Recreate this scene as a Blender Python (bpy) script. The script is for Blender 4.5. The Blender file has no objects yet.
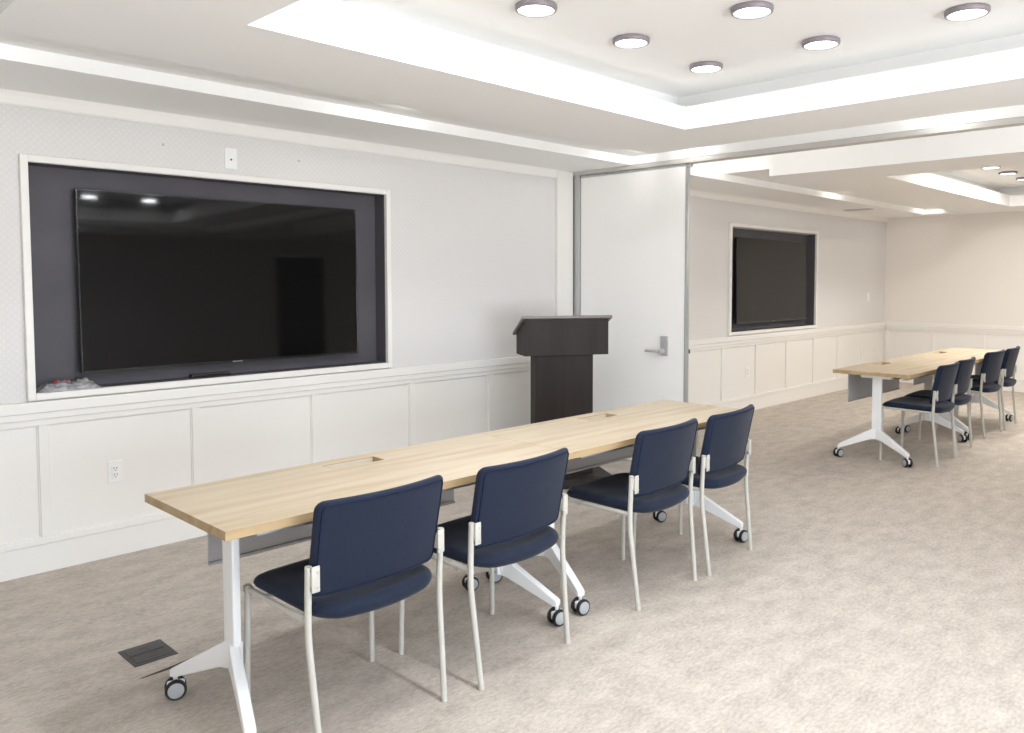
import bpy, bmesh, math, random
from mathutils import Vector, Matrix, noise as mnoise
random.seed(7)
C = bpy.context.scene.collection
PI = math.pi

# ------------------------------------------------------------------ helpers
def new_bm(): return bmesh.new()

def add_box(bm, x0, x1, y0, y1, z0, z1, bev=0.0, seg=2):
    r = bmesh.ops.create_cube(bm, size=1.0)
    vs = r['verts']
    for v in vs:
        v.co = Vector((x0 + (v.co.x + .5) * (x1 - x0), y0 + (v.co.y + .5) * (y1 - y0), z0 + (v.co.z + .5) * (z1 - z0)))
    if bev > 0:
        es = list({e for v in vs for e in v.link_edges})
        bmesh.ops.bevel(bm, geom=es, offset=bev, segments=seg, affect='EDGES', profile=.5)

def add_prism(bm, pts, axis, a, b, bev=0.0):
    """polygon pts (2-D) extruded along axis from a to b; axis 'x' -> pts are (y,z), 'y' -> (x,z), 'z' -> (x,y)"""
    def mk(p, t):
        if axis == 'x': return (t, p[0], p[1])
        if axis == 'y': return (p[0], t, p[1])
        return (p[0], p[1], t)
    n = len(pts)
    A = [bm.verts.new(mk(p, a)) for p in pts]; B = [bm.verts.new(mk(p, b)) for p in pts]
    fs = [bm.faces.new(A), bm.faces.new(B[::-1])]
    for i in range(n):
        fs.append(bm.faces.new((A[i], B[i], B[(i + 1) % n], A[(i + 1) % n])))
    bmesh.ops.recalc_face_normals(bm, faces=fs)
    if bev > 0:
        bmesh.ops.bevel(bm, geom=list({e for f in fs for e in f.edges}), offset=bev, segments=2, affect='EDGES', profile=.5)

def smooth_path(pts, n=6, r=.03):
    """round the corners of a polyline"""
    pts = [Vector(p) for p in pts]; out = [pts[0]]
    for i in range(1, len(pts) - 1):
        p, a, b = pts[i], pts[i - 1], pts[i + 1]
        da, db = (a - p), (b - p)
        t = min(r, da.length * .45, db.length * .45)
        s, e = p + da.normalized() * t, p + db.normalized() * t
        for k in range(n + 1):
            u = k / n
            out.append(s * (1 - u) ** 2 + p * 2 * u * (1 - u) + e * u * u)
    out.append(pts[-1]); return out

def add_tube(bm, pts, rad, seg=12, flat=1.0):
    pts = [Vector(p) for p in pts]; rings = []
    t0 = (pts[1] - pts[0]).normalized()
    up = Vector((1, 0, 0)) if abs(t0.x) < .9 else Vector((0, 0, 1))
    for i, p in enumerate(pts):
        t = (pts[min(i + 1, len(pts) - 1)] - pts[max(i - 1, 0)]).normalized()
        s = (up - t * up.dot(t)).normalized(); q = t.cross(s)
        rings.append([bm.verts.new(p + s * rad * math.cos(2 * PI * k / seg) + q * rad * flat * math.sin(2 * PI * k / seg)) for k in range(seg)])
    fs = []
    for a, b in zip(rings, rings[1:]):
        for k in range(seg):
            fs.append(bm.faces.new((a[k], a[(k + 1) % seg], b[(k + 1) % seg], b[k])))
    fs.append(bm.faces.new(rings[0])); fs.append(bm.faces.new(rings[-1][::-1]))
    bmesh.ops.recalc_face_normals(bm, faces=fs)

def add_lathe(bm, prof, M, seg=28):
    """prof: list of (r, h) revolved about local z then moved with matrix M"""
    rings = []; fs = []
    for r, h in prof:
        if r < 1e-6: rings.append([bm.verts.new(M @ Vector((0, 0, h)))])
        else: rings.append([bm.verts.new(M @ Vector((r * math.cos(2 * PI * k / seg), r * math.sin(2 * PI * k / seg), h))) for k in range(seg)])
    for a, b in zip(rings, rings[1:]):
        for k in range(seg):
            q = [a[k % len(a)], a[(k + 1) % len(a)], b[(k + 1) % len(b)], b[k % len(b)]]
            u = []
            for v in q:
                if v not in u: u.append(v)
            if len(u) > 2: fs.append(bm.faces.new(u))
    bmesh.ops.recalc_face_normals(bm, faces=fs)

def round_rect(w, h, r, n=7):
    pts = []
    for cx, cy, a0 in ((w/2-r, h/2-r, 0), (-w/2+r, h/2-r, 90), (-w/2+r, -h/2+r, 180), (w/2-r, -h/2+r, 270)):
        for k in range(n + 1):
            a = math.radians(a0 + 90 * k / n); pts.append((cx + r * math.cos(a), cy + r * math.sin(a)))
    # add points along straight runs
    out = []
    for i in range(len(pts)):
        p, q = pts[i], pts[(i + 1) % len(pts)]
        d = math.hypot(q[0]-p[0], q[1]-p[1]); m = max(1, int(d / .03))
        for k in range(m): out.append((p[0] + (q[0]-p[0]) * k / m, p[1] + (q[1]-p[1]) * k / m))
    return out

def add_pillow(bm, w, h, r, prof_a, prof_b, f):
    """upholstered pad: outline w x h, each side a list of (inset, depth); f maps (x, y, d) to 3-D"""
    o = round_rect(w, h, r)
    def ring(inset, d):
        sx, sy = max(0, 1 - inset / (w/2)), max(0, 1 - inset / (h/2))
        return [bm.verts.new(f(p[0]*sx, p[1]*sy, d)) for p in o]
    def tail(prof):
        i, d = prof[-1]; m = min(w, h) / 2
        return [(i + (m - i) * k, d) for k in (.2, .4, .6, .8)]
    rings = [ring(*p) for p in (tail(prof_a)[::-1] + prof_a[::-1] + prof_b[1:] + tail(prof_b))] if False else None
    A = prof_a[::-1]; seq = [(i, d) for i, d in tail(prof_a)[::-1]] + A + prof_b + tail(prof_b)
    rings = [ring(*p) for p in seq]; fs = []; n = len(o)
    for a, b in zip(rings, rings[1:]):
        for k in range(n): fs.append(bm.faces.new((a[k], a[(k+1) % n], b[(k+1) % n], b[k])))
    for rg, d in ((rings[0], seq[0][1]), (rings[-1], seq[-1][1])):
        c = bm.verts.new(f(0, 0, d))
        for k in range(n): fs.append(bm.faces.new((rg[k], rg[(k+1) % n], c)))
    bmesh.ops.recalc_face_normals(bm, faces=fs)

def obj(name, bm, mat, parent=None, smooth=None):
    me = bpy.data.meshes.new(name); bm.to_mesh(me); bm.free()
    me.materials.append(mat)
    if smooth is not None:
        for p in me.polygons: p.use_smooth = True
        try: me.set_sharp_from_angle(angle=math.radians(smooth))
        except Exception: pass
    o = bpy.data.objects.new(name, me); C.objects.link(o)
    if parent: o.parent = parent
    return o

def tag(o, label, cat, group=None):
    o['label'] = label; o['category'] = cat
    if group: o['group'] = group
    return o

def thing(name, label, cat, loc=(0, 0, 0), rz=0, group=None):
    o = bpy.data.objects.new(name, None); C.objects.link(o)
    o.location = loc; o.rotation_euler = (0, 0, rz); o.empty_display_size = .1
    return tag(o, label, cat, group)

def struct(name, bm, mat, parent=None, smooth=None, label=None):
    o = obj(name, bm, mat, parent, smooth)
    if not parent: o['kind'] = 'structure'
    if label: o['label'] = label
    return o

def copy_thing(root, loc, rz, label, group=None):
    r = root.copy(); C.objects.link(r); r.location = loc; r.rotation_euler = (0, 0, rz)
    r['label'] = label
    if group: r['group'] = group
    for ch in list(root.children):
        c = ch.copy(); C.objects.link(c); c.parent = r
        for g in list(ch.children):
            d = g.copy(); C.objects.link(d); d.parent = c
    return r

# ------------------------------------------------------------------ materials
def srgb(r, g, b):
    f = lambda c: (c/255/12.92) if c/255 <= .04045 else ((c/255 + .055)/1.055) ** 2.4
    return (f(r), f(g), f(b), 1)

def mat(name, col, rough=.5, metal=0, spec=.5, bump=None, mix=None, sheen=0):
    """bump=(scale, strength, distance); mix=(scale, colour2, stretch) adds a procedural tone variation"""
    m = bpy.data.materials.new(name); m.use_nodes = True
    nt = m.node_tree; b = nt.nodes['Principled BSDF']
    b.inputs['Base Color'].default_value = col; b.inputs['Roughness'].default_value = rough
    b.inputs['Metallic'].default_value = metal; b.inputs['Specular IOR Level'].default_value = spec
    if sheen: b.inputs['Sheen Weight'].default_value = sheen; b.inputs['Sheen Roughness'].default_value = .4
    tc = nt.nodes.new('ShaderNodeTexCoord')
    if mix:
        mp = nt.nodes.new('ShaderNodeMapping'); mp.inputs['Scale'].default_value = mix[2]
        nt.links.new(tc.outputs['Object'], mp.inputs['Vector'])
        n = nt.nodes.new('ShaderNodeTexNoise'); n.inputs['Scale'].default_value = mix[0]; n.inputs['Detail'].default_value = 5
        nt.links.new(mp.outputs['Vector'], n.inputs['Vector'])
        rp = nt.nodes.new('ShaderNodeValToRGB'); rp.color_ramp.elements[0].position = .35; rp.color_ramp.elements[1].position = .65
        rp.color_ramp.elements[0].color = col; rp.color_ramp.elements[1].color = mix[1]
        nt.links.new(n.outputs['Fac'], rp.inputs['Fac']); nt.links.new(rp.outputs['Color'], b.inputs['Base Color'])
    if bump:
        n2 = nt.nodes.new('ShaderNodeTexNoise'); n2.inputs['Scale'].default_value = bump[0]; n2.inputs['Detail'].default_value = 3
        nt.links.new(tc.outputs['Object'], n2.inputs['Vector'])
        bp = nt.nodes.new('ShaderNodeBump'); bp.inputs['Strength'].default_value = bump[1]; bp.inputs['Distance'].default_value = bump[2]
        nt.links.new(n2.outputs['Fac'], bp.inputs['Height']); nt.links.new(bp.outputs['Normal'], b.inputs['Normal'])
    return m

def emit(name, col, s):
    m = bpy.data.materials.new(name); m.use_nodes = True; b = m.node_tree.nodes['Principled BSDF']
    b.inputs['Base Color'].default_value = (.9, .9, .9, 1)
    b.inputs['Emission Color'].default_value = col; b.inputs['Emission Strength'].default_value = s
    return m

def wallpaper():
    m = mat('patterned_wallpaper', srgb(225, 223, 223), .7, spec=.3)
    nt = m.node_tree; b = nt.nodes['Principled BSDF']; tc = nt.nodes.new('ShaderNodeTexCoord')
    waves = []
    for rot in (PI/4, -PI/4):
        mp = nt.nodes.new('ShaderNodeMapping'); mp.inputs['Rotation'].default_value = (0, rot, 0)
        nt.links.new(tc.outputs['Object'], mp.inputs['Vector'])
        w = nt.nodes.new('ShaderNodeTexWave'); w.inputs['Scale'].default_value = 13; w.inputs['Distortion'].default_value = 1.5
        w.inputs['Detail Scale'].default_value = 6
        nt.links.new(mp.outputs['Vector'], w.inputs['Vector']); waves.append(w)
    mx = nt.nodes.new('ShaderNodeMath'); mx.operation = 'MULTIPLY'
    nt.links.new(waves[0].outputs['Fac'], mx.inputs[0]); nt.links.new(waves[1].outputs['Fac'], mx.inputs[1])
    rp = nt.nodes.new('ShaderNodeValToRGB'); rp.color_ramp.elements[0].color = srgb(215, 213, 212); rp.color_ramp.elements[1].color = srgb(221, 219, 217)
    nt.links.new(mx.outputs[0], rp.inputs['Fac']); nt.links.new(rp.outputs['Color'], b.inputs['Base Color'])
    return m

def carpet():
    m = mat('mottled_carpet', srgb(196, 186, 172), .95, spec=.1)
    nt = m.node_tree; b = nt.nodes['Principled BSDF']; tc = nt.nodes.new('ShaderNodeTexCoord')
    def noise(scale, stretch, rot=0, det=6):
        mp = nt.nodes.new('ShaderNodeMapping'); mp.inputs['Scale'].default_value = stretch; mp.inputs['Rotation'].default_value = (0, 0, rot)
        nt.links.new(tc.outputs['Object'], mp.inputs['Vector'])
        n = nt.nodes.new('ShaderNodeTexNoise'); n.inputs['Scale'].default_value = scale; n.inputs['Detail'].default_value = det
        n.inputs['Roughness'].default_value = .65
        nt.links.new(mp.outputs['Vector'], n.inputs['Vector']); return n
    n1 = noise(6, (1, 1.8, 1)); n2 = noise(38, (1, 2.2, 1)); n3 = noise(230, (1, 1, 1), 0, 2)
    a = nt.nodes.new('ShaderNodeMath'); a.operation = 'MULTIPLY_ADD'; a.inputs[1].default_value = .35
    nt.links.new(n1.outputs['Fac'], a.inputs[0])
    a2 = nt.nodes.new('ShaderNodeMath'); a2.operation = 'MULTIPLY'; a2.inputs[1].default_value = .40
    nt.links.new(n2.outputs['Fac'], a2.inputs[0]); nt.links.new(a2.outputs[0], a.inputs[2])
    a3 = nt.nodes.new('ShaderNodeMath'); a3.operation = 'MULTIPLY_ADD'; a3.inputs[1].default_value = .25
    nt.links.new(n3.outputs['Fac'], a3.inputs[0]); nt.links.new(a.outputs[0], a3.inputs[2])
    rp = nt.nodes.new('ShaderNodeValToRGB')
    e = rp.color_ramp.elements; e[0].position = .38; e[0].color = srgb(162, 153, 144); e[1].position = .62; e[1].color = srgb(208, 199, 189)
    nt.links.new(a3.outputs[0], rp.inputs['Fac']); nt.links.new(rp.outputs['Color'], b.inputs['Base Color'])
    bp = nt.nodes.new('ShaderNodeBump'); bp.inputs['Strength'].default_value = .5; bp.inputs['Distance'].default_value = .004
    nt.links.new(n3.outputs['Fac'], bp.inputs['Height']); nt.links.new(bp.outputs['Normal'], b.inputs['Normal'])
    return m

def wood(name, c1, c2, c3, rough, sc=(1.3, 14, 14)):
    m = mat(name, c1, rough, spec=.25)
    nt = m.node_tree; b = nt.nodes['Principled BSDF']; tc = nt.nodes.new('ShaderNodeTexCoord')
    mp = nt.nodes.new('ShaderNodeMapping'); mp.inputs['Scale'].default_value = sc
    nt.links.new(tc.outputs['Object'], mp.inputs['Vector'])
    n = nt.nodes.new('ShaderNodeTexNoise'); n.inputs['Scale'].default_value = 1.0; n.inputs['Detail'].default_value = 6; n.inputs['Distortion'].default_value = .6
    nt.links.new(mp.outputs['Vector'], n.inputs['Vector'])
    rp = nt.nodes.new('ShaderNodeValToRGB'); e = rp.color_ramp.elements
    e[0].position = .3; e[0].color = c2; e[1].position = .62; e[1].color = c3
    k = e.new(.46); k.color = c1
    nt.links.new(n.outputs['Fac'], rp.inputs['Fac']); nt.links.new(rp.outputs['Color'], b.inputs['Base Color'])
    return m

M_ceil = mat('white_ceiling_paint', srgb(240, 240, 239), .85, spec=.2, bump=(60, .05, .002))
M_wall = wallpaper()
M_trim = mat('white_trim_paint', srgb(233, 231, 227), .45, spec=.35, bump=(20, .03, .002))
M_carpet = carpet()
M_niche = mat('charcoal_wall_paint', srgb(80, 78, 84), .6, spec=.3, mix=(3, srgb(86, 84, 89), (1, 1, 1)))
M_screen = mat('black_glass_screen', (.004, .004, .004, 1), .045, spec=.27)
M_bezel = mat('black_plastic', srgb(22, 22, 23), .3, spec=.5, bump=(200, .02, .001))
M_logo = mat('grey_print', srgb(120, 120, 122), .4)
M_alu = mat('brushed_aluminium', srgb(188, 190, 190), .38, metal=.75, mix=(40, srgb(200, 201, 201), (1, 1, .05)))
M_panel = mat('white_partition_laminate', srgb(247, 246, 244), .4, spec=.4, bump=(90, .03, .001))
M_steel = mat('satin_steel', srgb(186, 187, 188), .42, metal=.4, mix=(50, srgb(194, 195, 196), (1, 1, 1)))
M_wood = wood('light_maple_laminate', srgb(192, 177, 154), srgb(180, 162, 135), srgb(199, 186, 165), .45)
M_edge = wood('maple_edge_band', srgb(172, 148, 112), srgb(161, 136, 100), srgb(180, 157, 122), .5)
M_white = mat('white_powder_coat', srgb(236, 237, 238), .4, spec=.45, bump=(120, .03, .001))
M_grey = mat('grey_perforated_metal', srgb(172, 172, 174), .45, metal=.3, mix=(160, srgb(182, 182, 184), (1, 1, 1)))
M_leg = mat('warm_grey_tube_paint', srgb(190, 187, 179), .42, spec=.5, bump=(150, .03, .001))
M_fab = mat('navy_woven_fabric', srgb(30, 37, 52), .9, spec=.15, bump=(700, .35, .002), mix=(260, srgb(37, 44, 62), (1, 1, 1)), sheen=.15)
M_pipe = mat('navy_seam_fabric', srgb(30, 37, 58), .9, spec=.15, bump=(500, .3, .001))
M_tire = mat('black_rubber', srgb(26, 26, 28), .55, bump=(150, .05, .001))
M_hub = mat('grey_wheel_plastic', srgb(168, 169, 171), .45, bump=(120, .03, .001))
M_esp = wood('espresso_laminate', srgb(42, 36, 34), srgb(38, 32, 30), srgb(47, 40, 38), .55, (14, 14, 1.2))
M_slab = mat('grey_brown_top_laminate', srgb(104, 100, 97), .35, mix=(8, srgb(112, 107, 103), (1, 6, 1)))
M_plate = mat('white_plastic', srgb(236, 236, 236), .35, bump=(90, .02, .001))
M_liner = mat('beige_plastic', srgb(206, 197, 182), .5, bump=(60, .02, .001))
M_hole = mat('dark_socket', srgb(70, 68, 66), .6, bump=(50, .02, .001))
M_box = mat('charcoal_floor_cover', srgb(74, 72, 70), .5, mix=(60, srgb(66, 64, 63), (1, 1, 1)))
M_strip = mat('dark_strip_finish', srgb(62, 57, 52), .6, bump=(90, .05, .001))
M_lring = mat('bronze_grey_trim', srgb(140, 132, 137), .45, metal=.2, bump=(90, .02, .001))
M_lens = emit('lit_diffuser', (1, .985, .96, 1), 6.0)
M_vent = mat('grey_vent_paint', srgb(190, 182, 172), .5, bump=(60, .02, .001))
M_bagm = mat('clear_grey_plastic_bag', srgb(176, 176, 178), .2, spec=.6, bump=(30, .6, .012), mix=(16, srgb(110, 110, 114), (1, 3, 3)))
M_red = mat('red_print', srgb(190, 40, 62), .4, mix=(50, srgb(205, 62, 80), (1, 1, 1)))
M_door = mat('dark_stained_door', srgb(52, 42, 38), .4, mix=(6, srgb(60, 49, 44), (8, 8, 1)))

M_glass = bpy.data.materials.new('clear_glass'); M_glass.use_nodes = True
_n = M_glass.node_tree; _n.nodes.clear()
_o = _n.nodes.new('ShaderNodeOutputMaterial'); _m = _n.nodes.new('ShaderNodeMixShader'); _t = _n.nodes.new('ShaderNodeBsdfTransparent'); _g = _n.nodes.new('ShaderNodeBsdfGlossy')
_g.inputs['Roughness'].default_value = .02; _m.inputs['Fac'].default_value = .06
_n.links.new(_t.outputs[0], _m.inputs[1]); _n.links.new(_g.outputs[0], _m.inputs[2]); _n.links.new(_m.outputs[0], _o.inputs['Surface'])
# ------------------------------------------------------------------ dimensions (metres); camera stands at x=0, y=0
YW = 4.567      # wall with the screens
XF = 11.869     # far wall
XL = -.25       # wall left of the camera
YB = -2.98      # wall behind the camera
ZS = 2.354      # soffit underside
ZC = 2.59       # tray ceiling
ZT = 2.74

# floor
bm = new_bm(); add_box(bm, XL - .12, XF + .12, YB - .12, YW + .3, -.08, 0); struct('floor', bm, M_carpet)

# screen wall with its two recesses
N1 = (1.128, 3.198, .899, 2.026); N2 = (7.60, 9.60, .901, 2.030)
bm = new_bm()
xs = [XL - .12, N1[0], N1[1], N2[0], N2[1], XF + .12]
for i, (a, b) in enumerate(zip(xs, xs[1:])):
    if i % 2 == 0: add_box(bm, a, b, YW, YW + .25, 0, ZT)
    else:
        add_box(bm, a, b, YW, YW + .25, 0, N1[2]); add_box(bm, a, b, YW, YW + .25, N1[3], ZT)
struct('wall_left', bm, M_wall)
bm = new_bm(); add_box(bm, XF, XF + .12, YB, YW, 0, ZT); struct('wall_far', bm, mat('cream_wall_paint', srgb(229, 224, 218), .7, spec=.3, bump=(120, .08, .002)))
bm = new_bm(); add_box(bm, XL - .12, XL, YB, YW, 0, ZT); struct('wall_near', bm, M_wall)
DX0, DX1 = 6.45, 7.32
bm = new_bm()
WX0, WX1, WZ0, WZ1 = -.1, 3.1, .12, 1.75
add_box(bm, XL - .12, WX0, YB - .12, YB, 0, ZT); add_box(bm, WX1, DX0, YB - .12, YB, 0, ZT); add_box(bm, WX0, WX1, YB - .12, YB, 0, WZ0); add_box(bm, WX0, WX1, YB - .12, YB, WZ1, ZT)
add_box(bm, DX1, XF + .12, YB - .12, YB, 0, ZT); add_box(bm, DX0, DX1, YB - .12, YB, 2.10, ZT)
struct('wall_right', bm, M_wall)
# unseen window added behind the camera to brighten walls and ceiling
bm = new_bm()
for a, b, c, d in ((WX0, WX1, WZ0, WZ0 + .04), (WX0, WX1, WZ1 - .04, WZ1), (WX0, WX0 + .04, WZ0 + .04, WZ1 - .04), (WX1 - .04, WX1, WZ0 + .04, WZ1 - .04), (1.02, 1.06, WZ0 + .04, WZ1 - .04), (2.04, 2.08, WZ0 + .04, WZ1 - .04)):
    add_box(bm, a, b, YB - .08, YB - .02, c, d, .003)
added_win = struct('added_window_1', bm, M_trim)
bm = new_bm(); add_box(bm, WX0 + .03, WX1 - .03, YB - .055, YB - .049, WZ0 + .03, WZ1 - .03); struct('pane', bm, M_glass, added_win)
bm = new_bm(); add_box(bm, DX0, DX1, YB - .09, YB - .04, .005, 2.095, .003); d2 = struct('door_2', bm, M_door)
bm = new_bm(); add_tube(bm, [(DX1 - .08, YB - .045, 1.0), (DX1 - .08, YB + .02, 1.0), (DX1 - .2, YB + .02, 1.0)], .01); struct('door_handle', bm, M_steel, d2, 40)

# dark liners and white casings of the recesses
for k, N in enumerate((N1, N2)):
    bm = new_bm(); dep = .108; t = .008
    x0, x1, z0, z1 = N
    add_box(bm, x0, x1, YW + dep, YW + dep + t, z0, z1)
    add_box(bm, x0, x0 + .002, YW, YW + dep, z0, z1); add_box(bm, x1 - .002, x1, YW, YW + dep, z0, z1)
    add_box(bm, x0 + .002, x1 - .002, YW, YW + dep, z0, z0 + .002); add_box(bm, x0 + .002, x1 - .002, YW, YW + dep, z1 - .002, z1)
    struct('trim_%d' % (1 + 2*k), bm, M_niche)
    bm = new_bm(); w = .034; p = .028
    add_box(bm, x0 - w, x0, YW - p, YW, z0 - w, z1 + w, .003); add_box(bm, x1, x1 + w, YW - p, YW, z0 - w, z1 + w, .003)
    add_box(bm, x0, x1, YW - p, YW, z1, z1 + w, .003); add_box(bm, x0, x1, YW - p, YW, z0 - w, z0, .003)
    struct('trim_%d' % (2 + 2*k), bm, M_trim)

# wainscot: layered chair rail, stiles, bottom bead; baseboard apart
PX0, PX1 = 4.872, 5.062       # flat white pilaster where the folding wall meets the screen wall
def wains_x(bm, a, b, stiles):
    add_box(bm, a, b, YW - .003, YW, .141, .80)
    add_box(bm, a, b, YW - .036, YW, .802, .858, .006); add_box(bm, a, b, YW - .027, YW, .769, .802, .003); add_box(bm, a, b, YW - .016, YW, .739, .769, .002)
    add_box(bm, a, b, YW - .018, YW, .141, .178, .005)
    for s in stiles:
        add_box(bm, s - .021, s + .021, YW - .016, YW, .178, .739, .002)
    ed = [a] + [s for s in stiles] + [b]
    for p, q in zip(ed, ed[1:]):          # thin bead lining each panel
        p2 = p + (.021 if p != a else 0); q2 = q - (.021 if q != b else 0)
        for (u0, u1, v0, v1) in ((p2, q2, .733, .739), (p2, q2, .178, .184), (p2, p2 + .007, .184, .733), (q2 - .007, q2, .184, .733)):
            add_box(bm, u0, u1, YW - .010, YW, v0, v1, .002, 1)
bm = new_bm(); wains_x(bm, XL, PX0, [.402, 1.155, 1.906, 2.650, 3.404, 4.147])
struct('trim_5', bm, M_trim)
bm = new_bm(); wains_x(bm, 5.15, XF, [6.03, 6.745, 7.46, 8.17, 8.885, 9.595, 10.29, 11.05])
struct('trim_6', bm, M_trim)
bm = new_bm()
a, b = YB, YW - .036
add_box(bm, XF - .003, XF, a, b, .141, .80); add_box(bm, XF - .036, XF, a, b, .802, .858, .006); add_box(bm, XF - .027, XF, a, b, .769, .802, .003); add_box(bm, XF - .016, XF, a, b, .739, .769, .002); add_box(bm, XF - .018, XF, a, b, .141, .178, .005)
y = 4.525
for s in (4.525, 3.887, 3.248, 2.61, 1.97, 1.33, .69, .05, -.59):
    add_box(bm, XF - .016, XF, s - .021, s + .021, .178, .739, .002)
struct('trim_7', bm, M_trim)
bm = new_bm(); add_box(bm, XL, PX0, YW - .012, YW, 0, .141, .002); add_box(bm, 5.15, XF, YW - .012, YW, 0, .141, .002); struct('baseboard_left', bm, M_trim)
bm = new_bm(); add_box(bm, XF - .012, XF, YB, YW - .012, 0, .141, .002); struct('baseboard_far', bm, M_trim)
bm = new_bm(); add_box(bm, PX0, PX1, YW - .028, YW, 0, ZS - .002, .002); struct('trim_8', bm, M_trim)
# crown along the screen wall
bm = new_bm()
for a, b in ((XL, PX0), (5.15, XF)):
    add_prism(bm, [(YW, 2.288), (YW - .012, 2.288), (YW - .018, 2.296), (YW - .020, 2.335), (YW - .030, ZS), (YW, ZS)], 'x', a, b)
struct('trim_9', bm, M_trim)

# ceiling: soffits, troughs, floating trays, all one plaster surface
bm = new_bm(); B = lambda *a: add_box(bm, *a)
YS = 3.932; YS2 = -2.34; YR = 3.49; YR2 = -1.90
B(XL, XF, YB, YW, ZC, ZT)                                   # top slab
B(XL, XF, YS, YW, ZS, ZC); B(XL, XF, YB, YS2, ZS, ZC)       # soffits along the long walls
B(XL, .39, YS2, YS, ZS, ZC)                                 # soffit at the near end
B(5.056, 5.215, YS2, YS, ZS, ZC)                            # header over the folding wall
zt = 2.416
B(.39, 5.056, YR, YS, zt, ZC); B(.39, 5.056, YS2, YR2, zt, ZC); B(.39, .748, YR2, YR, zt, ZC); B(4.698, 5.056, YR2, YR, zt, ZC)
B(6.43, 11.535, YR, YS, zt, ZC); B(6.43, 11.535, YS2, YR2, zt, ZC); B(11.535, XF, YR, YS, ZS, ZC); B(11.535, XF, YS2, YR2, ZS, ZC)
def tray(x0, x1, y0, y1, ox0, ox1, oy0, oy1):
    zl = 2.487
    for (s, za, zb) in ((0, ZS, zl), (.153, zl, ZC)):
        a, b, c, d = ox0 - s, ox1 + s, oy0 - s, oy1 + s
        B(x0, a, y0, y1, za, zb); B(b, x1, y0, y1, za, zb); B(a, b, y0, c, za, zb); B(a, b, d, y1, za, zb)
tray(.748, 4.698, YR2, YR, 1.380, 4.107, -1.19, 2.784)
tray(6.43, XF, YR2, YR, 7.143, 11.016, -1.19, 2.767)
struct('ceiling', bm, M_ceil)
# aluminium track of the folding wall
bm = new_bm(); add_box(bm, 5.062, 5.205, YB, YW - .03, 2.328, ZS, .003)
add_box(bm, 5.062, 5.068, YB, YW - .03, 2.320, 2.328)
struct('trim_10', bm, mat('track_paint', srgb(196, 194, 190), .5, metal=.1, bump=(60, .03, .001)))
# wall channel
bm = new_bm(); add_box(bm, 5.075, 5.150, YW - .085, YW, 0, 2.326, .003)
for dx in (.028, .05): add_box(bm, 5.0725, 5.075, YW - .085 + dx - .02, YW - .085 + dx - .008, .01, 2.32)
struct('trim_11', bm, M_alu)

# folding wall panel with lever
PXF = 5.090; PY0, PY1 = 3.425, 4.478
bm = new_bm(); add_box(bm, PXF, PXF + .042, PY0 + .018, PY1, .02, 2.300, .002)
door = struct('door_1', bm, M_panel)
bm = new_bm(); add_box(bm, PXF - .003, PXF + .045, PY0 + .006, PY0 + .018, .02, 2.318, .002); add_box(bm, PXF + .008, PXF + .034, PY0, PY0 + .006, .02, 2.30, .001)
add_box(bm, PXF - .003, PXF + .045, PY0 - .02, PY0 + .018, 2.296, 2.322, .004)
struct('edge_trim', bm, M_alu, door, label='silver aluminium edge strip')
bm = new_bm(); add_box(bm, PXF - .004, PXF + .045, PY0 + .018, PY1, 2.300, 2.320, .002); struct('top_rail', bm, M_alu, door)
bm = new_bm(); add_box(bm, PXF + .036, PXF + .048, PY0 - .004, PY0 + .004, .905, .935, .001); struct('latch', bm, M_hole, door)
# lever set
bm = new_bm(); add_box(bm, PXF - .012, PXF, 3.585, 3.655, .880, 1.030, .004); esc = struct('handle_plate', bm, M_steel, door, 40)
bm = new_bm()
add_lathe(bm, [(0, 0), (.022, 0), (.022, .03), (.016, .045), (0, .048)], Matrix.Translation((PXF - .012, 3.635, .911)) @ Matrix.Rotation(-PI/2, 4, 'Y'))
add_tube(bm, smooth_path([(PXF - .048, 3.635, .911), (PXF - .052, 3.68, .913), (PXF - .050, 3.765, .913)], 4, .02), .0105, 12)
struct('lever', bm, M_steel, esc, 50)

# ------------------------------------------------------------------ wall fittings
def outlet(name, label, cat, loc, facing='y', w=.070, h=.115, sockets=True, group=None, knob=False):
    r = thing(name, label, cat, loc, 0, group)
    bm = new_bm(); add_box(bm, -w/2, w/2, -.007, 0, -h/2, h/2, .003); obj('cover_plate', bm, M_plate, r)
    if sockets:
        bm = new_bm(); add_box(bm, -.017, .017, -.0095, -.007, -.034, .034, .001); f = obj('receptacle', bm, M_plate, r)
        bm = new_bm()
        for zc in (-.018, .016):
            add_box(bm, -.0085, -.0055, -.0102, -.0094, zc, zc + .010); add_box(bm, .0055, .0085, -.0102, -.0094, zc, zc + .010)
            add_lathe(bm, [(0, 0), (.003, 0), (.003, .0008), (0, .0008)], Matrix.Translation((0, -.0094, zc - .007)) @ Matrix.Rotation(PI/2, 4, 'X'), 10)
        obj('slot', bm, M_hole, f)
    elif knob:
        bm = new_bm(); add_box(bm, -.016, .016, -.010, -.007, -.033, .033, .001); obj('rocker', bm, M_plate, r)
    else:
        bm = new_bm(); add_lathe(bm, [(0, 0), (.006, 0), (.006, .001), (0, .001)], Matrix.Translation((0, -.007, -.006)) @ Matrix.Rotation(PI/2, 4, 'X'), 12); obj('cable_hole', bm, M_hole, r)
    return r
outlet('wall_outlet', 'white double power outlet in the wainscot panel left of the near table', 'outlet', (1.482, YW, .447), w=.072, h=.118)
outlet('cable_plate', 'white wall plate with one small hole above the large near screen', 'wall plate', (2.146, YW, 2.152), w=.074, h=.118, sockets=False)
outlet('wall_outlet', 'white outlet low in the wainscot beside the open edge of the folding wall', 'outlet', (7.985, YW, .443), w=.09, h=.125)
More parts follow.
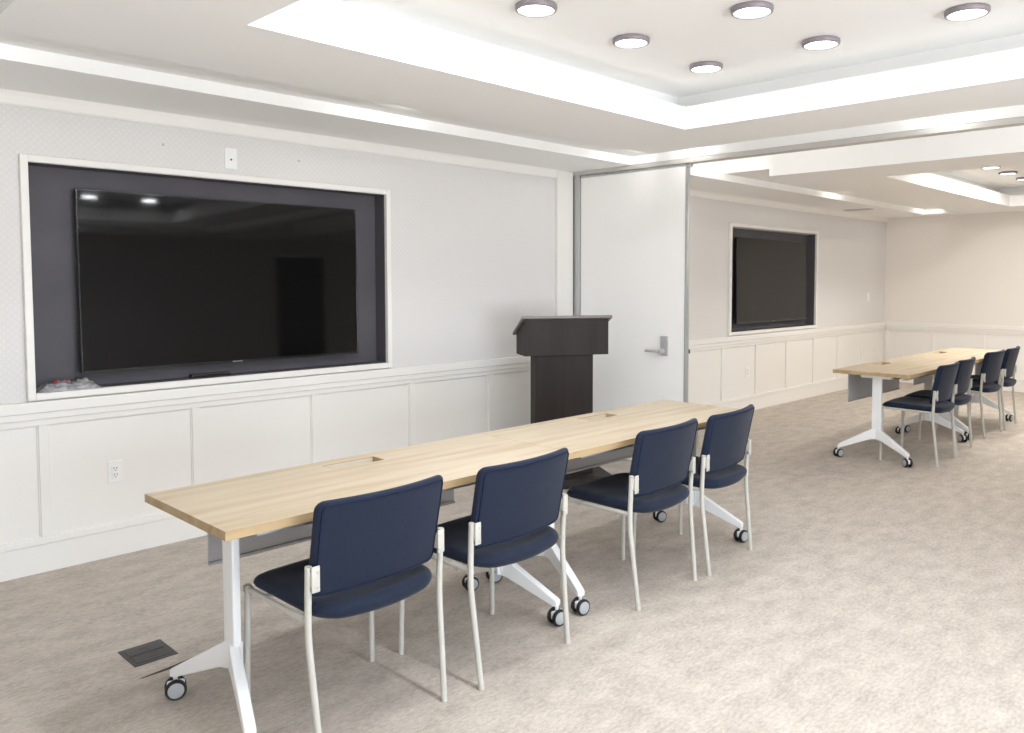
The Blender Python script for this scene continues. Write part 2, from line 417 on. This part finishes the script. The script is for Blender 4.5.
outlet('light_switch', 'white switch plate on the wall near the far corner, right of the far screen', 'switch', (11.26, YW, 1.226), w=.075, h=.118, sockets=False, knob=True)
outlet('wall_outlet', 'white outlet low in the wainscot close to the far corner', 'outlet', (11.47, YW, .47), w=.072, h=.118)
for i, (x, z, lb) in enumerate(((1.772, 2.187, 'small grey screw anchor in the wallpaper left of the white plate'), (2.578, 2.184, 'small grey screw anchor in the wallpaper right of the white plate'),
                     (8.155, 2.205, 'small grey screw anchor above the far screen, the left one'), (8.854, 2.224, 'small grey screw anchor above the far screen, upper of the right pair'), (8.85, 2.185, 'small grey screw anchor above the far screen, lower of the right pair'))):
    bm = new_bm(); add_lathe(bm, [(0, .004), (.005, .003), (.008, 0), (.004, -.02), (0, -.02)], Matrix.Translation((x, YW, z)) @ Matrix.Rotation(PI/2, 4, 'X'), 14)
    tag(obj('screw_anchor', bm, M_steel, None, 40), lb, 'screw', 'screw anchors above the screens')
r = thing('ceiling_vent', 'pale grey ceiling vent in the soffit near the far corner', 'vent', (10.17, 4.27, ZS))
bm = new_bm(); add_box(bm, -.08, .08, -.17, .17, -.006, 0, .002); obj('frame', bm, M_vent, r)
bm = new_bm()
for k in range(6): add_box(bm, -.06 + k * .02, -.05 + k * .02, -.15, .15, -.010, -.006)
obj('slats', bm, M_steel, r)

# ------------------------------------------------------------------ screens
def television(cx, cz, label, tilt):
    r = thing('television', label, 'television', (cx, YW + .043, cz)); r.rotation_euler = (math.radians(tilt), 0, 0)
    W, H = 1.655, .948
    bm = new_bm(); add_box(bm, -W/2, W/2, 0, .028, -H/2, H/2, .004); add_box(bm, -W/2 + .2, W/2 - .2, .028, .045, -H/2 + .12, H/2 - .2, .006); obj('housing', bm, M_bezel, r)
    bm = new_bm(); b = .007
    add_box(bm, -W/2, W/2, -.004, .002, H/2 - b, H/2, .001); add_box(bm, -W/2, W/2, -.004, .002, -H/2, -H/2 + .014, .001)
    add_box(bm, -W/2, -W/2 + b, -.004, .002, -H/2 + .014, H/2 - b, .001); add_box(bm, W/2 - b, W/2, -.004, .002, -H/2 + .014, H/2 - b, .001)
    bz = obj('bezel', bm, mat('gloss_black_bezel', srgb(30, 30, 32), .12, spec=.6, bump=(5, .01, .001)), r)
    bm = new_bm(); add_box(bm, -.03, .03, -.0048, -.004, -H/2 + .004, -H/2 + .010); obj('badge', bm, M_logo, bz)
    bm = new_bm(); add_box(bm, -W/2 + b, W/2 - b, -.001, .001, -H/2 + .014, H/2 - b); obj('screen', bm, M_screen, r)
    bm = new_bm(); add_box(bm, -.25, .25, .045, .062, -.2, .2, .002); obj('wall_mount', bm, M_bezel, r)
    return r
television(2.178, 1.447, 'large black television with glossy screen in the near wall recess', -.9)
television(8.640, 1.455, 'black television in the far wall recess beyond the folding wall', -.9)
# things lying in the near recess
bm = new_bm()
def bag_pt(u, v):   # u along, v across
    x = 1.142 + u * .285; yy = 4.535 + v * .118
    env = (max(0, math.sin(PI * min(1, max(0, v)))) ** .45) * (min(1, u * 7, (1 - u) * 5) if 0 < u < 1 else 0)
    q = mnoise.noise(Vector((u * 5.5, v * 3.0, .3))) * .55 + abs(mnoise.noise(Vector((u * 11, v * 9.0, 4.1)))) * .5
    h = .046 * env * (.62 + .25 * u + .75 * q)
    return (x + .004 * math.sin(v * 20), yy + .004 * math.sin(u * 30), N1[2] + .003 + max(.001, h))
nu, nv = 44, 14
vs = [[bm.verts.new(bag_pt(i / nu, j / nv)) for j in range(nv + 1)] for i in range(nu + 1)]
lo = [[bm.verts.new((v.co.x, v.co.y, N1[2] + .0022)) for v in row] for row in vs]
for i in range(nu):
    for j in range(nv):
        bm.faces.new((vs[i][j], vs[i+1][j], vs[i+1][j+1], vs[i][j+1])); bm.faces.new((lo[i][j], lo[i][j+1], lo[i+1][j+1], lo[i+1][j]))
for i in range(nu):
    bm.faces.new((vs[i][0], lo[i][0], lo[i+1][0], vs[i+1][0])); bm.faces.new((vs[i][nv], vs[i+1][nv], lo[i+1][nv], lo[i][nv]))
for j in range(nv):
    bm.faces.new((vs[0][j], vs[0][j+1], lo[0][j+1], lo[0][j])); bm.faces.new((vs[nu][j], lo[nu][j], lo[nu][j+1], vs[nu][j+1]))
bmesh.ops.recalc_face_normals(bm, faces=bm.faces[:])
bag = tag(obj('plastic_bag', bm, M_bagm, None, 60), 'crumpled clear plastic bag with red print lying in the left corner of the near recess', 'bag')
bm = new_bm()
for u0, u1 in ((.26, .32), (.43, .50)):
    bm = new_bm(); pr = []
    for i in range(7):
        u = u0 + (u1 - u0) * i / 6; row = []
        for v in (.30, .37, .44):
            p = bag_pt(u, v); row.append(bm.verts.new((p[0], p[1], p[2] + .0040)))
        pr.append(row)
    for a, b in zip(pr, pr[1:]):
        for k in range(2): bm.faces.new((a[k], b[k], b[k+1], a[k+1]))
    obj('print', bm, M_red, bag)
bm = new_bm(); add_box(bm, 1.915, 2.145, 4.618, 4.655, N1[2] + .0025, N1[2] + .020, .004)
tag(obj('sensor_bar', bm, M_bezel), 'thin black sensor bar lying on the sill below the large near screen', 'sensor bar')

# ------------------------------------------------------------------ tables
TZ = .729; TL = 1.503; TD = .609
def make_table(label):
    r = thing('folding_table', label, 'table', (0, 0, 0), 0, 'maple tables on castors')
    # top with cable slot: laminate slab, edge band, slot
    def ring_slab(bm, z0, z1, x0, x1, y0, y1, hx0, hx1, hy0, hy1):
        o = [(x0, y0), (x1, y0), (x1, y1), (x0, y1)]; h = [(hx0, hy0), (hx1, hy0), (hx1, hy1), (hx0, hy1)]
        V = {}
        for nm, pts in (('o', o), ('h', h)):
            for k, p in enumerate(pts):
                for z in (z0, z1): V[nm, k, z] = bm.verts.new((p[0], p[1], z))
        for k in range(4):
            j = (k + 1) % 4
            bm.faces.new((V['o', k, z1], V['o', j, z1], V['h', j, z1], V['h', k, z1]))
            bm.faces.new((V['o', k, z0], V['h', k, z0], V['h', j, z0], V['o', j, z0]))
            bm.faces.new((V['o', k, z0], V['o', j, z0], V['o', j, z1], V['o', k, z1]))
            bm.faces.new((V['h', k, z0], V['h', k, z1], V['h', j, z1], V['h', j, z0]))
        bmesh.ops.recalc_face_normals(bm, faces=bm.faces[:])
    e = .0008
    bm = new_bm(); ring_slab(bm, TZ - .028, TZ, -TL/2 + e, TL/2 - e, -TD/2 + e, TD/2 - e, -.12, .12, TD/2 - .150, TD/2 - .062)
    top = obj('tabletop', bm, M_wood, r)
    bm = new_bm()
    for (a, b, c, d) in ((-TL/2, TL/2, -TD/2, -TD/2 + e), (-TL/2, TL/2, TD/2 - e, TD/2), (-TL/2, -TL/2 + e, -TD/2 + e, TD/2 - e), (TL/2 - e, TL/2, -TD/2 + e, TD/2 - e)):
        add_box(bm, a, b, c, d, TZ - .028, TZ - .0006)
    h0, h1 = TD/2 - .150, TD/2 - .062
    for (a, b, c, d) in ((-.12, .12, h0, h0 + .0012), (-.12, .12, h1 - .0012, h1), (-.12, -.1188, h0 + .0012, h1 - .0012), (.1188, .12, h0 + .0012, h1 - .0012)):
        add_box(bm, a, b, c, d, TZ - .028, TZ - .0006)
    obj('edge_band', bm, M_edge, top)
    h1_ = TD/2 - .062
    bm = new_bm(); add_box(bm, -.126, .126, TD/2 - .156, TD/2 - .056, TZ - .050, TZ - .044, .001); add_box(bm, -.1185, .1185, h1_ - .0034, h1_ - .0014, TZ - .044, TZ - .004)
    for k in range(3): add_box(bm, -.09 + k * .07, -.05 + k * .07, TD/2 - .125, TD/2 - .088, TZ - .044, TZ - .038, .001)
    obj('cable_tray', bm, M_liner, r)
    # hanging modesty panel at the rear, slightly bowed
    bm = new_bm(); add_box(bm, -.563, .558, TD/2 - .055, TD/2 - .047, .445, TZ - .03, .002); add_box(bm, -.563, .558, TD/2 - .062, TD/2 - .047, .445, .457, .002)
    obj('modesty_panel', bm, M_grey, r)
    bm = new_bm(); add_box(bm, -TL/2 + .13, TL/2 - .13, -.235, -.205, TZ - .060, TZ - .028, .003); obj('rail', bm, M_grey, r)
    bm = new_bm(); add_box(bm, -TL/2 + .13, TL/2 - .13, .10, .13, TZ - .060, TZ - .028, .003); obj('rail', bm, M_grey, r)
    cy = 0
    for sx in (-1, 1):
        xl = sx * (TL/2 - .155)
        bm = new_bm()
        add_box(bm, xl - .014, xl + .014, cy - .037, cy + .037, .19, TZ - .055, .006)
        obj('column', bm, M_white, r)
        bm = new_bm(); add_box(bm, xl - .03, xl + .03, cy - .12, cy + .12, TZ - .062, TZ - .028, .004); obj('top_bracket', bm, M_white, r)
        bm = new_bm(); add_box(bm, xl - sx * .05 - .02, xl - sx * .05 + .02, cy - .17, cy - .10, TZ - .058, TZ - .030, .004); obj('tilt_catch', bm, M_bezel, r)
        # splayed foot: two tapering arms that swing outward to the castors
        bm = new_bm()
        for sy in (-1, 1):
            b2 = new_bm()
            add_prism(b2, [(-.030, .262), (.030, .258), (.286, .112), (.297, .104), (.297, .080), (.278, .080), (.05, .168), (-.030, .178)], 'y', -.018, .018, .005)
            ang = math.atan2(sy * .285, sx * .083)
            bmesh.ops.transform(b2, matrix=Matrix.Translation((xl, cy, 0)) @ Matrix.Rotation(ang, 4, 'Z'), verts=b2.verts[:])
            me_ = bpy.data.meshes.new('tmp'); b2.to_mesh(me_); b2.free(); bm.from_mesh(me_); bpy.data.meshes.remove(me_)
        obj('foot', bm, M_white, r)
        for sy in (-1, 1):
            yc = sy * .277
            bm = new_bm()
            add_tube(bm, [(0, 0, .083), (0, 0, .055)], .008, 10)
            add_box(bm, -.008, .008, -.030, .028, .028, .062, .006)
            cst = obj('castor', bm, M_white, r); cst.location = (xl + sx * .080, yc, 0); cst.rotation_euler = (0, 0, math.radians(70 if sy > 0 else 80))
            for q in (-1, 1):
                bm = new_bm(); M = Matrix.Translation((q * .010, 0, .0355)) @ Matrix.Rotation(PI/2, 4, 'Y')
                s = q
                add_lathe(bm, [(0, 0), (.030, 0), (.0345, .003*s), (.0355, .008*s), (.0345, .014*s), (.031, .018*s), (.0285, .017*s), (0, .017*s)], M, 28)
                obj('wheel', bm, M_tire, cst, 50)
                bm = new_bm(); add_lathe(bm, [(0, .0165*s), (.0265, .0165*s), (.0265, .0185*s), (.024, .0195*s), (0, .021*s)], M, 24)
                obj('hub_cap', bm, M_hub, cst, 40)
    return r
t0 = make_table('maple-topped table with white T-legs nearest the camera, its near end under the first chair')
ty = (2.257 + 2.866) / 2
t0.location = (1.021 + TL/2, ty, 0)
copy_thing(t0, (1.021 + TL * 1.5 + .001, ty, 0), 0, 'maple-topped table in front of the dark lectern, second half of the near row')
fx0 = 6.372
tf = copy_thing(t0, (fx0 + TL/2, ty - .006, 0), 0, 'maple-topped table beyond the folding wall, the half with its open white leg facing the camera')
for c_ in tf.children:
    if c_.name.startswith('castor') and c_.location.y < 0: c_.rotation_euler.z = math.radians(-38)
copy_thing(t0, (fx0 + TL * 1.5 + .001, ty - .006, 0), 0, 'maple-topped table nearest the far wall, last half of the far row')

# ------------------------------------------------------------------ chairs
def make_chair(label):
    r = thing('side_chair', label, 'chair', (0, 0, 0), 0, 'navy side chairs at the tables')
    def seat_f(x, y, d):
        u = x / .23; v = y / .22            # v +1 front, -1 rear
        yy = y - (.030 * (1 - u * u) if v < 0 else 0) * min(1, -v if v < 0 else 0) + .01
        base = .449 + .006 * v
        if d > 0:
            z = base + d - .010 * max(0, 1 - u*u) * max(0, 1 - (v + .2) ** 2) * 1.0 + .004 * math.cos(2 * PI * v) * (1 - u*u)
            if v > .6: z -= .020 * ((v - .6) / .4) ** 2
        else:
            z = base + d * (1 + .65 * max(0, 1 - u*u) * (1 if v < .2 else .5))
            if v > .6: z -= .012 * ((v - .6) / .4) ** 2
        return (x * (1 + .02 * v), yy, z)
    bm = new_bm()
    add_pillow(bm, .475, .445, .075, [(0, .003), (.003, .012), (.010, .019), (.024, .023), (.055, .024)], [(0, -.003), (.004, -.012), (.012, -.019), (.03, -.023), (.06, -.024)], seat_f)
    obj('seat', bm, M_fab, r, 60)
    zc, H = .640, .312
    def back_f(x, z, d):
        u = x / .248; v = z / (H/2)
        wid = 1 + .008 * v
        yy = -.180 - .036 * (v + 1) + .034 * u * u * (1 + .15 * v) + d
        return (x * wid, yy, zc + z)
    bm = new_bm()
    add_pillow(bm, .486, H, .028, [(0, .004), (.003, .012), (.009, .018), (.02, .021), (.05, .023)], [(0, -.004), (.002, -.010), (.006, -.014), (.014, -.016), (.03, -.0165)], back_f)
    bk = obj('backrest', bm, M_fab, r, 60)
    o = round_rect(.486 - .026, H - .026, .022)
    bm = new_bm(); pts = [back_f(p[0], p[1], -.0168) for p in o] ; pts.append(pts[0])
    add_tube(bm, pts, .0030, 6)
    obj('piping', bm, M_pipe, bk, 60)
    R = .0106
    for s in (-1, 1):
        bm = new_bm()
        add_tube(bm, smooth_path([(s*.252, .215, 0), (s*.249, .212, .20), (s*.246, .205, .436)], 4, .03), R, 14)
        add_box(bm, s*.246 - .0115, s*.246 + .0115, .193, .217, .416, .441, .003)
        obj('leg', bm, M_leg, r, 50)
        bm = new_bm()
        add_tube(bm, smooth_path([(s*.242, -.218, 0), (s*.255, -.180, .36), (s*.256, -.180, .44), (s*.257, -.188, .598)], 6, .05), R, 14, 1.05)
        obj('leg', bm, M_leg, r, 50)
        bm = new_bm()
        add_tube(bm, [(s*.246, .205, .430), (s*.250, .02, .427), (s*.254, -.176, .424)], .0105, 12, .85)
        obj('side_rail', bm, M_leg, r, 50)
        bm = new_bm()
        add_box(bm, s*.243 - .014, s*.243 + .014, -.2075, -.2025, .520, .600, .002)
        add_box(bm, s*.243 - .014, s*.243 + .014, -.2035, -.182, .535, .585, .002)
        for zz in (.536, .582):
            add_lathe(bm, [(0, .003), (.004, .0025), (.006, 0), (0, 0)], Matrix.Translation((s*.236, -.2075, zz)) @ Matrix.Rotation(PI/2, 4, 'X'), 12)
        obj('bracket', bm, M_leg, r, 40)
    bm = new_bm()
    add_tube(bm, [(-.247, .12, .418), (.247, .12, .418)], .009, 10); add_tube(bm, [(-.25, -.10, .412), (.25, -.10, .412)], .009, 10)
    obj('stretcher', bm, M_leg, r, 50)
    return r
CY = 2.352
ch = make_chair('navy fabric chair with pale grey legs nearest the camera, at the near table end')
ch.location = (1.477, CY, 0); ch.rotation_euler.z = math.radians(1.5)
D = math.radians
copy_thing(ch, (2.097, 2.338, 0), D(3.0), 'navy fabric chair second from the near table end, in front of the table seam')
copy_thing(ch, (3.032, 2.352, 0), D(3.0), 'navy fabric chair third along the near table, its seat below the dark lectern')
copy_thing(ch, (3.600, 2.366, 0), D(5.5), 'navy fabric chair fourth along the near table, nearest the folding wall')
copy_thing(ch, (6.830, 2.330, 0), D(2), 'navy fabric chair at the far table, the one beside the open white leg')
copy_thing(ch, (7.370, 2.360, 0), D(3), 'navy fabric chair second along the far table, mostly behind the first far chair')
copy_thing(ch, (8.385, 2.400, 0), D(-2), 'navy fabric chair third along the far table')
copy_thing(ch, (8.945, 2.395, 0), D(3), 'navy fabric chair at the very end of the far table, by the far wall')

# ------------------------------------------------------------------ lectern
LA = D(-30)
lc = thing('lectern', 'dark espresso wooden lectern standing behind the near table by the folding wall', 'lectern', (4.414, 3.763, 0), LA)
# local: x along the front (right edge of the column at 0), y away from the camera
bm = new_bm(); add_box(bm, -.43, 0, 0, .13, .068, .93, .002); obj('column', bm, M_esp, lc)
bm = new_bm(); add_box(bm, -.565, .112, -.165, .42, .012, .068, .003)
for px in (-.52, .07):
    for py in (-.12, .37): add_box(bm, px - .02, px + .02, py - .02, py + .02, 0, .012)
obj('base', bm, M_esp, lc)
bm = new_bm(); add_prism(bm, [(-.025, .925), (.205, .925), (.205, 1.080), (-.025, 1.186)], 'x', -.515, .108, .002); obj('top_box', bm, M_esp, lc)
bm = new_bm(); add_prism(bm, [(-.045, 1.188), (.240, 1.058), (.240, 1.078), (-.045, 1.208)], 'x', -.535, .130, .003); obj('reading_slab', bm, M_slab, lc)

# ------------------------------------------------------------------ floor box and flat dark strip on the carpet
fb = thing('floor_box', 'charcoal square floor power box set in the carpet left of the near table leg', 'floor box', (1.158, 3.262, 0))
bm = new_bm(); add_box(bm, -.080, .080, -.090, .090, 0, .003, .001); obj('frame', bm, M_box, fb)
bm = new_bm(); add_box(bm, -.064, .064, -.072, -.004, .003, .005, .001); obj('lid', bm, M_box, fb)
bm = new_bm(); add_box(bm, -.064, .064, .004, .072, .003, .005, .001); obj('lid', bm, M_box, fb)
bm = new_bm(); add_box(bm, -.018, .018, -.05, -.046, .005, .0056); add_box(bm, -.018, .018, .046, .05, .005, .0056); obj('finger_slot', bm, M_hole, fb)
bm = new_bm(); add_prism(bm, [(1.062, 3.066), (1.32, 3.100), (1.32, 3.074), (1.2, 3.066)], 'z', 0, .003); tag(obj('dark_strip', bm, M_strip), 'thin dark tapered strip on the carpet between floor box and near table leg', 'cord cover')

# ------------------------------------------------------------------ ceiling lights
def area(loc, power, size, col, rot=(0, 0, 0), shape='DISK', sy=None):
    l = bpy.data.lights.new('lamp_light', 'AREA'); l.energy = power; l.shape = shape; l.size = size; l.color = col
    if sy: l.size_y = sy
    o = bpy.data.objects.new('lamp_light', l); C.objects.link(o); o.location = loc; o.rotation_euler = rot
    return o
def downlight(label, group):
    r = thing('ceiling_light', label, 'light', (0, 0, ZC), 0, group)
    bm = new_bm(); add_lathe(bm, [(.080, 0), (.087, -.002), (.0885, -.010), (.0865, -.020), (.082, -.0245), (.0755, -.0245), (.0745, -.018), (.0745, 0)], Matrix.Identity(4), 40)
    obj('trim_ring', bm, M_lring, r, 40)
    bm = new_bm(); add_lathe(bm, [(0, -.0205), (.05, -.0205), (.075, -.019), (.075, -.012), (0, -.012)], Matrix.Identity(4), 40)
    obj('lens', bm, M_lens, r, 40)
    return r
xs_ = (1.80, 2.443, 3.082, 3.726); ys_ = (2.398, 1.762, 1.119)
P_NEAR, P_FAR = 2.7, 7.8
COL_N = (.925, .955, 1.0); COL_F = (1.0, .95, .88)
near = [(2.443, 2.398, 'round lit downlight in the near tray, leftmost at the top edge of the photo'), (3.082, 2.398, 'round lit downlight in the near tray, left one of the middle pair of rows'),
        (3.726, 2.398, 'round lit downlight nearest the inner corner of the near tray'), (3.082, 1.762, 'round lit downlight at the top edge above the folding wall'),
        (3.726, 1.762, 'round lit downlight in the near tray, second out from the inner corner'), (3.726, 1.119, 'round lit downlight farthest right in the near tray')]
dl = None
def put(x, y, label, group, p, col):
    global dl
    if dl is None: dl = downlight(label, group); dl.location = (x, y, ZC)
    else: copy_thing(dl, (x, y, ZC), 0, label, group)
    area((x, y, ZC - .028), p, .15, col)
for x, y, lb in near: put(x, y, lb, 'downlights in the near tray', P_NEAR, COL_N)
for x, y in ((1.80, 2.398), (1.80, 1.762), (1.80, 1.119), (1.80, .48), (1.80, -.16), (1.80, -.80), (2.443, -.80), (3.082, -.80), (3.726, -.80)):  # left column added to brighten floor and walls; all stronger than the visible ones
    put(x, y, 'round ceiling downlight out of view in the near tray, output raised as fill', 'downlights behind the camera', P_NEAR * 2.7, COL_N)
for x, y, lb in ((8.885, 2.407, 'round lit downlight in the far tray, half hidden by the tray edge'), (9.500, 2.410, 'round lit downlight in the far tray, middle of the three in view'), (10.158, 2.406, 'round lit downlight in the far tray at the right edge of the photo')):
    put(x, y, lb, 'downlights in the far tray', P_FAR, COL_F)
for x, y in ((8.24, 2.407), (8.24, 1.76), (8.885, 1.76), (9.5, 1.76), (10.158, 1.76), (8.24, -.2), (10.158, -.2), (9.2, .5), (9.2, -.8)):  # unseen downlights added to light the far room
    put(x, y, 'round ceiling downlight added out of view in the far tray', 'downlights out of view in the far tray', P_FAR, COL_F)
# small lamps hidden in the trough around each tray
def cove(x, y, d, p, col, z=2.410, n=.14):
    rot = {'+y': (PI/2, 0, 0), '+x': (0, -PI/2, 0)}[d]
    area((x, y, z), p, n if d == '+y' else .008, col, rot, 'RECTANGLE', .008 if d == '+y' else n)
CW = (1.0, .97, .93)
for x in (.62, 2.74, 4.85): cove(x, YR + .17, '+y', .55, CW)
for y in (3.35, 1.60): cove(4.698 + .17, y, '+x', .45, CW)
for x in (8.65, 11.35): cove(x, YR + .17, '+y', .7, CW)
cove(6.05, YR - .05, '+y', .8, CW, 2.45)
for y in (3.2, 1.2): cove(5.235, y, '+x', 2.6, CW, 2.40)

# ------------------------------------------------------------------ camera and world
F, CX, CY_ = 810., 550., 326.
cam = bpy.data.cameras.new('camera'); co = bpy.data.objects.new('camera', cam); C.objects.link(co)
cam.sensor_fit = 'HORIZONTAL'; cam.sensor_width = 36; cam.lens = F / 1024 * 36
cam.shift_x = (512 - CX) / 1024; cam.shift_y = (CY_ - 366.5) / 1024
pitch = math.atan(45 / F); head = math.radians(43.5)
fw = Vector((math.cos(head) * math.cos(pitch), math.sin(head) * math.cos(pitch), -math.sin(pitch)))
co.location = (0, 0, 1.45); co.rotation_euler = fw.to_track_quat('-Z', 'Y').to_euler()
cam.clip_start = .02
bpy.context.scene.camera = co
pl = bpy.data.lights.new('added_window_portal', 'AREA'); pl.shape = 'RECTANGLE'; pl.size = WX1 - WX0; pl.size_y = WZ1 - WZ0; pl.cycles.is_portal = True  # guides world light through the added window
po = bpy.data.objects.new('added_window_portal', pl); C.objects.link(po); po.location = ((WX0 + WX1)/2, YB - .10, (WZ0 + WZ1)/2); po.rotation_euler = (PI/2, 0, 0)
w = bpy.data.worlds.new('world'); bpy.context.scene.world = w; w.use_nodes = True
_bg = w.node_tree.nodes['Background']; _bg.inputs[1].default_value = 14.5
_tc = w.node_tree.nodes.new('ShaderNodeTexCoord'); _sx = w.node_tree.nodes.new('ShaderNodeSeparateXYZ'); _rp = w.node_tree.nodes.new('ShaderNodeValToRGB')
_ma = w.node_tree.nodes.new('ShaderNodeMath'); _ma.operation = 'MULTIPLY_ADD'; _ma.inputs[1].default_value = .5; _ma.inputs[2].default_value = .5
_rp.color_ramp.elements[0].position = .47; _rp.color_ramp.elements[0].color = (.925, .96, 1.0, 1)      # brighter lower half, added to throw light up at the ceiling
_rp.color_ramp.elements[1].position = .53; _rp.color_ramp.elements[1].color = (.50, .60, .70, 1)      # hazy sky
w.node_tree.links.new(_tc.outputs['Generated'], _sx.inputs[0]); w.node_tree.links.new(_sx.outputs['Z'], _ma.inputs[0])
w.node_tree.links.new(_ma.outputs[0], _rp.inputs['Fac']); w.node_tree.links.new(_rp.outputs['Color'], _bg.inputs[0])
sc = bpy.context.scene
sc.view_settings.view_transform = 'Standard'; sc.view_settings.look = 'None'; sc.view_settings.exposure = 0.31; sc.view_settings.gamma = 1
sc.view_settings.use_curve_mapping = False
sc.cycles.max_bounces = 12; sc.cycles.diffuse_bounces = 8; sc.cycles.use_denoising = True
sc.cycles.sample_clamp_indirect = 10
